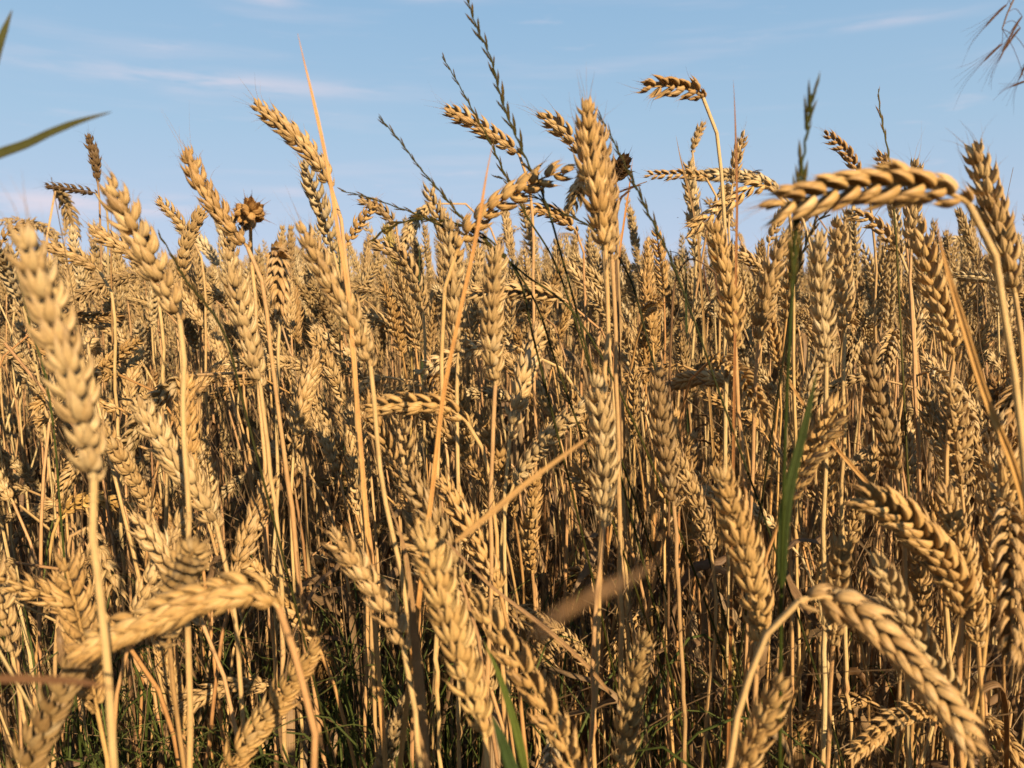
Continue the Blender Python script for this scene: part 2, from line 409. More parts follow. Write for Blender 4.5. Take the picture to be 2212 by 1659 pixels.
# ---------------------------------------------------------------- wheat plants that can be told apart in the photograph
# ear points from its base to its tip, then straw points from the ear downwards, in picture units; depth follows from the ear's real length
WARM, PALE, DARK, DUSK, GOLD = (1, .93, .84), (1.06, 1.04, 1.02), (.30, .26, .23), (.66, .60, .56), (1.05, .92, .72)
HEROES = [
 # label, short name, ear, stem, options
 ('tall thick blurred ear at the left edge, leaning left on an orange straw', 'the tall blurred ear at the left edge', [(203,1035),(150,800),(95,640),(52,492)], [(198,1060),(215,1350),(235,1700)], dict(L=.104, roll=62, t=PALE)),
 ('slender ear with widely spaced plump kernels, leaning left against the sky', 'the slender plump-kernelled ear', [(388,690),(352,610),(295,500),(232,385)], [(393,705),(401,760),(398,900),(398,1300),(400,1700)], dict(L=.098, roll=24, gap=.0054, plump=1.15, open=1.0, ln=.92, t=WARM)),
 ('brown-gold ear with hair-thin awns leaning left above the round ear head', 'the brown-gold leaning ear', [(535,535),(480,465),(432,395),(402,318)], [(555,565),(575,640),(590,760)], dict(L=.094, roll=50, awn=1.8, t=(.95,.84,.70))),
 ('small grey-brown ear standing upright above the horizontal dark ear', 'the grey-brown upright ear', [(211,392),(205,340),(190,290)], [(212,400),(216,450),(220,560)], dict(L=.078, roll=70, t=DARK)),
 ('thin dark ear held out horizontally to the left against the sky', 'the dark horizontal ear', [(207,418),(150,407),(97,399)], [(217,428),(228,452),(232,520),(234,600)], dict(L=.080, roll=20, t=(.26,.22,.20), plump=.8)),
 ('short ear leaning left that crosses another short ear in an X', 'the left ear of the crossed pair', [(415,515),(380,470),(342,430)], [(430,540),(440,600),(445,700)], dict(L=.072, roll=30, t=WARM)),
 ('short ear leaning right that crosses another short ear in an X', 'the right ear of the crossed pair', [(392,605),(402,530),(437,450)], [(390,625),(392,700),(395,800)], dict(L=.082, roll=70, t=(.92,.86,.78))),
 ('round brown ear head seen end on, like a bristly ball on its straw', 'the round bristly ear head', [(541,474,.04),(541,466,.02),(540,460,0),(540,455,-.03)], [(542,510,.06),(547,560,.05),(555,640,.04),(560,760,.03)], dict(L=.0, Y=.62, roll=40, t=(.95,.76,.55), plump=1.35, open=1.0, gap=.0042)),
 ('ear nodding straight towards the viewer, its husks hanging downwards', 'the ear nodding to the viewer', [(598,545,.02),(600,560,-.012),(602,610,-.03),(605,700,-.035)], [(600,560,.045),(600,640,.055),(596,800,.06)], dict(Y=.66, roll=72, t=(.98,.86,.76), plump=1.15, open=1.25)),
 ('big ear leaning left high in the sky beside a long pointed straw', 'the big ear beside the pointed straw', [(714,402),(690,352),(625,282),(548,222)], [(723,414),(733,470),(742,560),(752,720)], dict(L=.098, roll=55, t=(.97,.88,.76))),
 ('large pale ear leaning left whose orange straw runs to the bottom edge', 'the large ear with the long orange straw', [(800,790),(765,700),(705,590),(645,478)], [(806,815),(828,1000),(868,1260),(912,1700)], dict(L=.108, roll=48, awn=1.6, t=WARM)),
 ('small golden ear leaning right against the sky beside the big ear', 'the golden ear leaning right', [(748,528),(778,480),(815,432)], [(742,540),(736,600),(735,760)], dict(L=.076, roll=25, t=GOLD)),
 ('small curved ear arching left behind the golden ear that leans right', 'the small curved ear', [(855,488),(822,452),(778,430)], [(860,500),(866,560),(866,650)], dict(L=.068, roll=40, t=DUSK)),
 ('slim ear leaning left across the sky, crossed by a thin ryegrass spike', 'the slim leaning ear', [(1122,335),(1085,305),(1030,270),(960,232)], [(1132,350),(1148,420),(1156,600),(1158,760)], dict(L=.090, roll=38, awn=2, t=(1,.90,.80))),
 ('slim ear leaning left with its base hidden behind the big straight ear', 'the half hidden slim ear', [(1262,335),(1235,300),(1205,272),(1170,248)], [(1275,350),(1300,420),(1310,560)], dict(L=.070, roll=30, Y=.72, awn=2, t=WARM)),
 ('biggest straight ear standing upright in the middle of the sky', 'the biggest straight ear', [(1308,540),(1292,440),(1276,330),(1268,222)], [(1309,560),(1312,700),(1306,800),(1300,1000)], dict(L=.100, roll=68, plump=1.12, awn=1.6, t=GOLD)),
 ('narrow brownish ear standing close behind the biggest straight ear', 'the narrow ear behind the biggest one', [(1322,560),(1312,420),(1292,268)], [(1325,580),(1330,700),(1332,860)], dict(L=.096, roll=60, t=(.84,.74,.64))),
 ('stubby blackish ear seen end on to the right of the biggest ear', 'the stubby blackish ear', [(1320,392,.02),(1330,372,0),(1348,350,-.03)], [(1322,405,.025),(1330,470,.02),(1332,560,.02)], dict(Y=.80, roll=40, t=(.26,.20,.17), plump=1.25)),
 ('stout curved ear lying to the right with one blackened kernel near its tip', 'the stout curved ear', [(985,548),(1015,495),(1075,440),(1135,405),(1180,382),(1238,366)], [(972,575),(956,680),(946,860),(940,1200),(938,1700)], dict(L=.112, roll=15, gap=.0060, plump=1.15, open=1.0, ln=.95, t=GOLD)),
 ('ear bent over to the left atop a long bare straw in the sky', 'the bent ear high in the sky', [(1519,212,.0),(1495,196,-.01),(1445,186,-.02),(1390,190,-.03)], [(1527,226),(1540,272),(1552,350),(1562,480),(1566,620)], dict(Y=.66, roll=48, plump=1.02, t=(.92,.82,.70))),
 ('small pale ear leaning right under the bent ear in the sky', 'the small pale ear under the bent one', [(1496,328),(1504,300),(1521,264)], [(1497,340),(1502,390),(1508,470),(1512,580)], dict(L=.062, roll=75, t=WARM)),
 ('small pale ear behind the thin upright dark straw', 'the small ear behind the dark straw', [(1582,402),(1592,345),(1607,288)], [(1580,412),(1578,480),(1580,600)], dict(L=.078, roll=30, t=WARM)),
 ('thin ear lying horizontally against the sky, tip to the left', 'the thin horizontal ear', [(1525,384),(1475,376),(1430,377),(1392,379)], [(1538,392),(1547,420),(1550,480),(1552,600)], dict(L=.086, roll=15, plump=.85, t=(.90,.76,.60))),
 ('drooping ear that carries the black fly on its arched base', 'the ear carrying the fly', [(1662,403),(1628,402),(1575,440),(1530,470),(1484,506)], [(1683,410),(1703,440),(1712,520),(1716,700)], dict(L=.098, roll=12, gap=.0060, plump=1.1, t=GOLD)),
 ('huge blurred ear arching left across the sky, two rows of plump kernels', 'the huge arching ear', [(2092,440),(2030,410),(1940,400),(1840,405),(1740,428),(1655,452)], [(2108,456),(2148,545),(2180,680),(2202,850),(2225,1200)], dict(L=.096, roll=22, gap=.0048, plump=1.12, open=.85, ln=1.0, t=GOLD)),
 ('small brownish ear leaning left above the huge arching ear', 'the brownish ear above the arching one', [(1860,385),(1825,325),(1780,285)], [(1875,420),(1890,520),(1892,660)], dict(L=.078, roll=20, t=(.72,.58,.45))),
 ('small ear peeping over the huge arching ear beside a thin grass spike', 'the ear peeping over the arching one', [(1945,420),(1925,370),(1896,332)], [(1955,450),(1962,560)], dict(L=.066, roll=30, t=(.84,.72,.60))),
 ('ear with spiky spread awns poking up behind the huge arching ear', 'the spiky ear behind the arching one', [(1968,545),(1972,440),(1978,345)], [(1968,560),(1972,640),(1975,800)], dict(L=.096, roll=55, awn=2.4, t=PALE)),
 ('tall knobbly ear standing at the right edge behind the arching straw', 'the tall ear at the right edge', [(2192,632),(2160,510),(2130,405),(2100,310)], [(2196,660),(2205,800),(2210,1100)], dict(L=.098, roll=60, plump=1.08, t=(.98,.90,.78))),
 ('broad upright ear just below the straw of the bent sky ear', 'the broad upright ear', [(1588,748),(1580,650),(1562,560),(1540,482)], [(1590,770),(1600,950),(1612,1200),(1622,1700)], dict(L=.094, roll=66, plump=1.15, t=GOLD)),
 ('ear leaning right and crossing behind the broad upright ear', 'the ear crossing the broad one', [(1640,742),(1652,660),(1672,580),(1700,505)], [(1638,760),(1632,900),(1622,1200),(1618,1600)], dict(L=.090, roll=48, t=WARM)),
 ('long even upright ear right of the thick green grass spike', 'the even ear by the green spike', [(1785,792),(1778,690),(1772,590),(1772,500)], [(1786,812),(1780,1000),(1774,1300),(1772,1700)], dict(L=.096, roll=64, t=PALE)),
 ('long ear hanging its plump kernels left, under the huge arching ear', 'the long ear under the arching one', [(2060,778),(2040,690),(2005,580),(1985,480)], [(2054,800),(2046,950),(2048,1250),(2060,1700)], dict(L=.104, roll=28, gap=.0056, plump=1.08, t=GOLD)),
 ('upright ear half behind the even ear by the green spike', 'the half hidden upright ear', [(1825,720),(1820,590),(1808,470)], [(1826,740),(1828,900),(1830,1200)], dict(L=.096, roll=40, t=WARM)),
 ('ear bent down to the left below the huge arching ear', 'the bent ear under the arching one', [(1945,548),(1905,497),(1870,470),(1828,460)], [(1958,575),(1972,660),(1978,800)], dict(L=.080, roll=20, gap=.0062, t=(.9,.78,.64))),
 ('dusky ear tilted left and half in shadow on the right side', 'the dusky half shaded ear', [(1938,1022),(1915,930),(1892,840),(1878,750)], [(1940,1045),(1944,1200),(1950,1600)], dict(L=.096, roll=66, plump=1.1, t=DUSK)),  # shadow painted as one dull tint over the whole ear
 ('pale upright ear with flared husks in the middle, on a broken-off straw', 'the pale upright middle ear', [(1305,1137),(1306,1020),(1300,910),(1287,810)], [(1302,1160),(1292,1350),(1290,1700)], dict(L=.100, roll=58, plump=1.12, awn=1.5, t=PALE)),
 ('ear lying on its side pointing left across an upright straw', 'the ear lying on its side', [(1008,912),(962,880),(890,872),(790,884)], [(1022,930),(1052,990),(1072,1100),(1085,1300)], dict(L=.096, Y=.55, roll=24, t=GOLD)),
 ('stout ear leaning left below the round bristly ear head', 'the stout ear under the round head', [(562,832),(540,740),(515,640),(488,538)], [(567,855),(586,1000),(604,1200),(615,1700)], dict(L=.104, roll=42, plump=1.08, t=PALE)),
 ('thick ear leaning left in front of the lower left straws', 'the thick ear over the lower left straws', [(468,1135),(420,1050),(355,960),(296,866)], [(476,1155),(505,1320),(535,1600)], dict(L=.100, roll=52, plump=1.1, t=PALE)),
 ('yellow ear curling over to the right beside the orange straw', 'the yellow curled ear', [(128,1118),(165,1085),(220,1080),(288,1098)], [(118,1140),(92,1290),(70,1500),(60,1700)], dict(L=.080, roll=20, t=(1.1,.95,.6))),
 ('small ear hanging downwards beside the orange straw on the left', 'the small hanging ear', [(188,1140),(210,1185),(238,1240),(262,1305)], [(178,1134),(150,1160),(125,1300),(110,1600)], dict(L=.080, roll=30, gap=.0068, Y=.62, t=PALE)),
 ('large blurred ear arching left across the lower left stalks', 'the large arching ear low down', [(602,1312),(545,1275),(450,1288),(340,1330),(240,1372),(145,1418)], [(618,1335),(655,1440),(690,1600),(700,1750)], dict(L=.100, roll=35, gap=.0047, plump=1.02, open=.85, t=GOLD)),
 ('dim blurred ear cut off by the bottom left corner', 'the dim corner ear', [(30,1740),(70,1620),(115,1520),(160,1430)], [(25,1770),(10,1900)], dict(L=.098, roll=40, Y=.33, t=(.62,.56,.48))),  # the corner's shadow is painted in through this dull tint
 ('blurred ear leaning right and cut off by the bottom edge', 'the blurred ear at the bottom edge', [(470,1720),(530,1610),(620,1490),(690,1385)], [(455,1750),(430,1850)], dict(L=.105, roll=45, t=GOLD)),
 ('whitish ear leaning left above the broad dry leaf sheath', 'the whitish leaning ear', [(872,1402),(838,1320),(780,1230),(712,1150)], [(878,1420),(905,1560),(930,1700)], dict(L=.094, Y=.42, roll=40, gap=.0056, awn=1.4, t=(1.12,1.04,.96))),
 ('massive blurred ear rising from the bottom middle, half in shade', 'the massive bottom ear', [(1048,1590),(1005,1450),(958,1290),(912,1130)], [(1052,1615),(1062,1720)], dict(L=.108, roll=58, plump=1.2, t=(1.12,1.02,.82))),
 ('blurred ear slanting down right from the massive bottom ear', 'the slanting bottom ear', [(1262,1730),(1205,1580),(1120,1430),(1020,1285)], [(1275,1770),(1290,1850)], dict(L=.118, roll=20, gap=.0068, t=GOLD)),
 ('greyish ear in shade rising from the bottom edge right of centre', 'the greyish shaded ear', [(1342,1720),(1350,1590),(1368,1480),(1398,1365)], [(1340,1740),(1338,1850)], dict(L=.100, roll=50, t=(.84,.78,.66))),  # tint darkened to carry the shade this ear stands in
 ('wide golden ear hanging its ragged husks beside a slanting straw', 'the wide ragged ear', [(1640,1395),(1632,1290),(1598,1150),(1552,1008)], [(1634,1420),(1628,1500),(1630,1700)], dict(L=.102, roll=74, plump=1.15, open=1.12, t=GOLD)),
 ('thick blurred ear curving over to the left at lower right', 'the thick curving ear', [(2078,1335),(2058,1240),(1985,1150),(1920,1100),(1848,1060)], [(2078,1358),(2082,1500),(2088,1720)], dict(L=.098, roll=38, gap=.0043, plump=1.3, t=GOLD)),
 ('blurred two-rowed ear drooping to the bottom right corner', 'the drooping corner ear', [(1728,1297),(1790,1290),(1880,1345),(1970,1435),(2050,1535),(2120,1630)], [(1712,1308),(1660,1385),(1605,1520),(1560,1700)], dict(L=.112, roll=20, gap=.0056, plump=1.08, open=.9, t=(1.06,.95,.84))),
 ('pale ear leaning left behind the drooping corner ear', 'the pale ear behind the drooping one', [(2090,1600),(2040,1480),(1960,1340),(1885,1195)], [(2098,1630),(2105,1760)], dict(L=.112, roll=50, awn=1.5, t=PALE)),
 ('blurred ear leaning right at the bottom edge below the slanting straw', 'the bottom ear under the slanting straw', [(1590,1730),(1615,1640),(1655,1550),(1692,1465)], [(1582,1760),(1570,1850)], dict(L=.094, Y=.36, roll=55, t=(.98,.86,.68))),
 ('small ear with greenish husks beside the bottom right stalks', 'the small greenish ear', [(1602,1530),(1585,1450),(1562,1350)], [(1604,1545),(1608,1700)], dict(L=.092, roll=30, gap=.0064, t=(.95,.98,.72))),
 ('slim ear standing low among the bottom stalks right of centre', 'the slim low ear', [(1520,1600),(1515,1520),(1508,1440)], [(1522,1620),(1525,1750)], dict(L=.082, roll=60, t=PALE)),
 ('fan-husked ear hanging over the middle stalks', 'the fan-husked ear', [(1150,1238),(1142,1170),(1150,1100),(1158,1020)], [(1152,1260),(1156,1400),(1160,1650)], dict(L=.090, roll=74, open=1.2, t=(.95,.80,.60))),
 ('tall even ear left of the bunch of green grass stems', 'the tall even ear', [(1070,832),(1062,730),(1066,630),(1072,530)], [(1070,850),(1060,1050),(1050,1400)], dict(L=.100, roll=66, plump=1.05, t=WARM)),
 ('pale ear behind the stout curved ear, overlapping its straw', 'the pale ear behind the stout one', [(990,770),(985,680),(978,580),(972,475)], [(992,790),(995,950),(1000,1300)], dict(L=.104, roll=50, t=PALE)),
 ('ear arching left with its straw deep in shadow', 'the arching shadowed ear', [(915,680),(895,600),(862,552),(805,522)], [(918,700),(915,850),(910,1100)], dict(L=.100, roll=25, t=(.88,.80,.70))),  # slightly dulled tint holds part of the ear's shade
 ('ear leaning right with drooped tip beside the pale middle ear', 'the ear beside the pale middle one', [(1110,1045),(1150,985),(1200,930),(1265,868)], [(1100,1065),(1085,1160),(1080,1400)], dict(L=.098, roll=35, t=PALE)),
 ('shaded grey ear standing right of the pale middle ear', 'the shaded grey ear', [(1455,1092),(1440,990),(1428,890),(1420,790)], [(1456,1110),(1462,1300),(1466,1600)], dict(L=.100, roll=60, t=DUSK)),  # the shade on this ear is put into its dark tint
 ('dense ear with downy tips lying left behind the stout curved ear', 'the downy ear behind the stout one', [(1245,500),(1200,465),(1160,452),(1125,460)], [(1255,520),(1262,600),(1262,720)], dict(L=.078, roll=30, t=(.9,.76,.6))),
 ('small ear leaning right low behind the ear carrying the fly', 'the small ear behind the fly', [(1660,530),(1680,480),(1700,440)], [(1658,545),(1652,640)], dict(L=.070, roll=25, t=WARM)),
 ('grey ear arching to the left in front of the far left stalks', 'the grey far left ear', [(5,520),(25,496),(62,486)], [(-8,545),(-20,640),(-20,760)], dict(L=.070, Y=1.0, roll=20, t=(.8,.7,.6))),
 ('ear lying left behind the tall blurred ear, husks sunlit', 'the sunlit ear lying left', [(215,585),(170,555),(130,540),(98,528)], [(232,610),(245,700),(248,850)], dict(L=.092, roll=35, Y=.82, t=WARM)),
 ('ear lying left and crossing the slender plump-kernelled ear', 'the ear crossing the slender one', [(320,580),(285,545),(245,520),(205,497)], [(335,605),(350,700),(352,850)], dict(L=.092, roll=45, Y=.74, t=WARM)),
]

hero_info = []
OCC = []                      # (x, y) of every wheat plant's foot, kept free of others

def ground_tail(last, d):
    """carry the straw on from its last seen point down to the soil"""
    d = d / np.linalg.norm(d)
    slope = np.clip(d[:2] / max(-d[2], .3), -.45, .45)
    z = last[2]
    mid = np.array([last[0] + slope[0] * z * .45, last[1] + slope[1] * z * .45, z * .5])
    end = np.array([last[0] + slope[0] * z * .62, last[1] + slope[1] * z * .62, -.004])
    return [mid, end]

for hi, (label, short, ear_p, stem_p, o) in enumerate(HEROES):
    r = np.random.default_rng(100 + hi)
    px_len = sum(math.dist(ear_p[i][:2], ear_p[i + 1][:2]) for i in range(len(ear_p) - 1))
    Y = o.get('Y') or o['L'] * FPX / px_len * math.cos(PITCH)
    p3 = lambda q: at(q[0], q[1], Y + (q[2] if len(q) > 2 else 0))
    E = [p3(q) for q in ear_p]
    Sx = [p3(q) for q in stem_p]
    Sx = [q for q in Sx if q[2] > .12] or Sx[:1]
    tail = ground_tail(Sx[-1], Sx[-1] - (Sx[-2] if len(Sx) > 1 else E[0]))
    pts = [tail[1], tail[0]] + Sx[::-1] + E
    C = spline(pts)
    nb = (len(pts) - len(E)) * 14
    ear_c, stem_c = C[nb:], C[:nb + 1]
    base = np.array([tail[1][0], tail[1][1], 0.0])
    OCC.append((base[0], base[1]))
    root = empty('wheat_plant', base, label, 'wheat plant', GROUP)
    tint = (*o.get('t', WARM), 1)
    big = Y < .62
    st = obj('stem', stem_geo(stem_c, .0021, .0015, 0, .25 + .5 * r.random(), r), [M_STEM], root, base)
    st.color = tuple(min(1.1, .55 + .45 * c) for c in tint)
    T0 = ear_c[1] - ear_c[0]; T0 /= np.linalg.norm(T0)
    view = ear_c[0] - CAM; view /= np.linalg.norm(view)
    nx = np.cross(T0, view); nx /= np.linalg.norm(nx)
    rl = math.radians(o.get('roll', 40))
    n0 = math.cos(rl) * nx + math.sin(rl) * np.cross(T0, nx)
    Lr = arclen(ear_c)[-1]
    sps = ear_straight(Lr, 0, r, o.get('plump', 1.0), o.get('awn', 1.0), o.get('gap', .0051), o.get('open', 1.0), .5, o.get('ln', 1.0))
    rad = np.interp(np.linspace(0, 1, len(ear_c)), [0, 1], [.0012, .0006])
    rv = tube(ear_c, rad, 6, .5)
    if Y < .56:                 # near enough to see every spikelet: each is a sub-part of the ear
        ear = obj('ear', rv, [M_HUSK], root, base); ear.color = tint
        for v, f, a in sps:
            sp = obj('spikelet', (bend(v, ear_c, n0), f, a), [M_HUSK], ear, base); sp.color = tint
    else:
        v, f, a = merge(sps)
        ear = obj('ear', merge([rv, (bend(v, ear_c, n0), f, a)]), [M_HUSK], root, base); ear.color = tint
    if hi % 4 == 0 and Y > .45:       # dry leaf hanging from the straw low down
        j = int(np.argmin(np.abs(stem_c[:, 2] - (.25 + .2 * r.random())))); p = stem_c[j]; a_ = r.random() * 6.28
        dv = np.array([math.cos(a_), abs(math.sin(a_)), 0])
        lp = spline([p, p + dv * .03 + [0, 0, .05], p + dv * .08 + [0, 0, .04], p + dv * .12 + [0, 0, -.06], p + dv * .13 + [0, 0, -.13]], 6)
        obj('leaf', ribbon(lp, .0045, np.cross(dv, [0, 0, 1.]), r.random(), .3, 5, r.normal(0, 1.2)), [M_LEAF], root, base)
    hero_info.append((short, project(ear_c[len(ear_c) // 2]), Y, [project(ear_c[int(q * (len(ear_c) - 1))]) for q in (.1, .5, .9)]))

# ---------------------------------------------------------------- the other wheat plants: variants, copied
def plant_curve(height, lean, ear_bend, r, L):
    """straw + ear in the x-z plane, leaning to +x; returns straw and ear polylines"""
    n = 200
    tot = height
    ds = (tot + L) / (n + 20)
    s = np.arange(n + 21) * ds
    u = s / tot
    th = math.radians(lean) * np.clip(u, 0, 1) ** 1.3
    t0 = .80 if ear_bend > 60 else .86
    q = np.clip((u - t0) / (s[-1] / tot - t0), 0, 1); q = q * q * (3 - 2 * q)
    th = th + math.radians(ear_bend) * q
    wob = .05 * np.sin(u * 5 + r.random() * 6)
    x = np.concatenate([[0], np.cumsum(np.sin(th[:-1]) * ds)]); z = np.concatenate([[0], np.cumsum(np.cos(th[:-1]) * ds)])
    y = .02 * np.sin(u * 3 + r.random() * 6) * u; y -= y[0]
    P = np.stack([x, y, z], -1)
    k = int(np.searchsorted(s, tot))
    return P[:k + 1], P[k:]

KINDS = ([('upright', 2, 8), ('upright', 4, 16), ('upright', 1, 4), ('upright', 5, 22), ('leaning', 8, 38), ('leaning', 10, 52), ('upright', 3, 12), ('leaning', 7, 30),
          ('nodding', 8, 92), ('nodding', 6, 120), ('nodding', 10, 75), ('drooping', 8, 150),
          ('upright', 6, 26), ('upright', 2, 5), ('leaning', 12, 44), ('nodding', 9, 104), ('upright', 3, 18), ('drooping', 10, 135)])
VAR = []
HTS = (.50, .60, .68, .745)
WEIGHT = dict(upright=.07, leaning=.085, nodding=.07, drooping=.045)
for i, (pose, lean, eb) in enumerate(KINDS):
    for hj, ht in enumerate(HTS):
        r = np.random.default_rng(500 + i * 7 + hj)
        L = .088 + .030 * r.random()
        height = ht + .02 * r.random() + (.06 if eb > 60 else 0)
        stem_c, ear_c = plant_curve(height, lean, eb, r, L)
        VAR.append(dict(pose=pose, L=L, stem=stem_c, ear=ear_c, seed=500 + i * 7 + hj, roll=r.random() * 3.14, gap=.0046 + .0014 * r.random(), plump=1.0 + .30 * r.random(), miss=.02 + .16 * r.random() ** 3, tone=.25 + .4 * r.random(),
                        top=max(stem_c[:, 2].max(), ear_c[:, 2].max()), w=WEIGHT[pose]))
VTOP = np.array([q['top'] for q in VAR]); VW = np.array([q['w'] for q in VAR])
def pick(tip):
    p = VW * np.exp(-((VTOP - tip) / .035) ** 2) + 1e-9
    return int(rng.choice(len(VAR), p=p / p.sum()))

def variant_geo(vr, lod):
    r = np.random.default_rng(vr['seed'])
    st = stem_geo(vr['stem'], .0020, .0014, lod, vr['tone'], r)
    n0 = np.array([math.cos(vr['roll']), math.sin(vr['roll']), 0.])
    v, f, a = merge(ear_straight(vr['L'], lod, r, vr['plump'], 1.0, vr['gap'], .9 + .3 * (vr['seed'] % 3) / 2, .5, .9 + .12 * (vr['seed'] % 4) / 3, vr['miss']))
    er = (bend(v, vr['ear'], n0), f, a)
    if lod <= 1:
        er = merge([tube(vr['ear'][::3], .0011, 4, .5), er])
    lf = None
    if lod <= 2:
        a_ = r.random() * 6.28; dv = np.array([math.cos(a_), math.sin(a_), 0]); p = vr['stem'][int(len(vr['stem']) * (.30 + .38 * r.random()))]
        k_ = .6 + .7 * r.random()
        lp = spline([p, p + dv * .012 * k_ + [0, 0, .05], p + dv * .035 * k_ + [0, 0, .06], p + dv * .06 * k_ + [0, 0, -.02], p + dv * .065 * k_ + [0, 0, -.12 * k_]], 6 if lod < 2 else 2)
        lf = ribbon(lp, .004 + .003 * r.random(), np.cross(dv, [0, 0, 1.]), r.random(), .3, 5 if lod < 2 else 3, r.normal(0, 2.2))
    return st, er, lf

# feet of the plants: jittered rows filling the field in front of the eye
def sample_feet():
    out = []
    def band(y0, y1, cell, half_extra):
        y = y0
        while y < y1:
            hw = .72 * y + half_extra
            x = -hw + cell * rng.random()
            while x < hw:
                out.append((x + cell * .46 * rng.uniform(-1, 1), y + cell * .46 * rng.uniform(-1, 1)))
                x += cell
            y += cell
    band(.49, 1.9, .053, .34)
    band(1.9, 4.2, .066, .4)
    band(4.2, 9, .105, .4)
    band(9, 20, .22, 1)
    band(20, 60, .55, 3)
    band(60, 170, 1.6, 8)
    return out

feet = sample_feet()
occ = np.array(OCC)
cand = []
for (x, y) in feet:
    if y < 1.3 and np.min(np.hypot(occ[:, 0] - x, occ[:, 1] - y)) < .022: continue
    tip = rng.normal(.775, .055) if y < 1.0 else (rng.normal(.832, .055) if y < 2.6 else rng.normal(.82, .06))
    if rng.random() < (.40 if y < 1.0 else .22): tip = rng.uniform(.46, .72)                        # short tillers
    if y > 1.15 and rng.random() < (.30 if y < 6 else .16): tip += rng.uniform(.05, .13)
    if y < .60: tip = min(tip, H - .07 - .12 * rng.random())
    elif y < .85: tip = min(tip, H - .03 - .10 * rng.random())
    elif y < 1.3: tip = min(tip, H + .02 + .06 * rng.random())
    w = pick(tip)
    while y < .62 and VAR[w]['pose'] in ('nodding', 'drooping'): w = pick(tip)
    vr = VAR[w]; sc = tip / vr['top']
    az = math.pi + rng.normal(0, 1.0) if rng.random() < .72 else rng.uniform(0, 6.28)     # most lean to the left, as the wind left them
    cand.append(dict(x=x, y=y, v=w, sc=sc, es=float(np.clip(sc, .9, 1.06)), az=az, tilt=rng.normal(0, .075, 2), d=math.hypot(x, y)))

def plant_matrix(c):
    M = Matrix.Translation((c['x'], c['y'], 0)) @ Matrix.Rotation(c['tilt'][0], 4, 'X') @ Matrix.Rotation(c['tilt'][1], 4, 'Y') @ Matrix.Rotation(c['az'], 4, 'Z') @ Matrix.Scale(c['sc'], 4)
    return np.array(M)

N_SINGLE = 292 - len(HEROES)
shade_feet = []  # short wheat out of view behind the eye, added to shade the low stalks
for yy in np.arange(-1.5, .46, .105):
    for xx in np.arange(-1.1, 2.0, .105):
        x, y = xx + rng.uniform(-.04, .04), yy + rng.uniform(-.04, .04)
        if math.hypot(x, y) < .24 or (y > -.05 and abs(x) < .80 * y + .16): continue
        tip = rng.normal(.67, .05); w = pick(tip)
        cand_back = dict(x=x, y=y, v=w, sc=tip / VAR[w]['top'], az=math.pi + rng.normal(0, 1.2), tilt=rng.normal(0, .04, 2), d=2.0)
        shade_feet.append(cand_back)
cand.sort(key=lambda c: c['d'])
singles, rest = [], []
HPTS = [(q, h[2]) for h in hero_info for q in h[3] if h[2] < 1.1]
for c in cand:
    M = plant_matrix(c)
    em = VAR[c['v']]['ear'][len(VAR[c['v']]['ear']) // 2]
    p = M[:3, :3] @ em + M[:3, 3]
    c['px'] = project(p); c['M'] = M; e_ = VAR[c['v']]['ear']; c['pts'] = [project(M[:3, :3] @ e_[int(k_ * (len(e_) - 1))] + M[:3, 3]) for k_ in (.05, .5, .95)] if .3 < c['y'] < 1.15 else []
    if c['y'] < 1.15 and any(c['y'] < hy + .06 and math.dist(q, hp) < 60 for hp, hy in HPTS for q in c['pts']):
        continue
    inside = -30 < c['px'][0] < 2242 and c['px'][1] < 1700
    (singles if inside and len(singles) < N_SINGLE else rest).append(c)

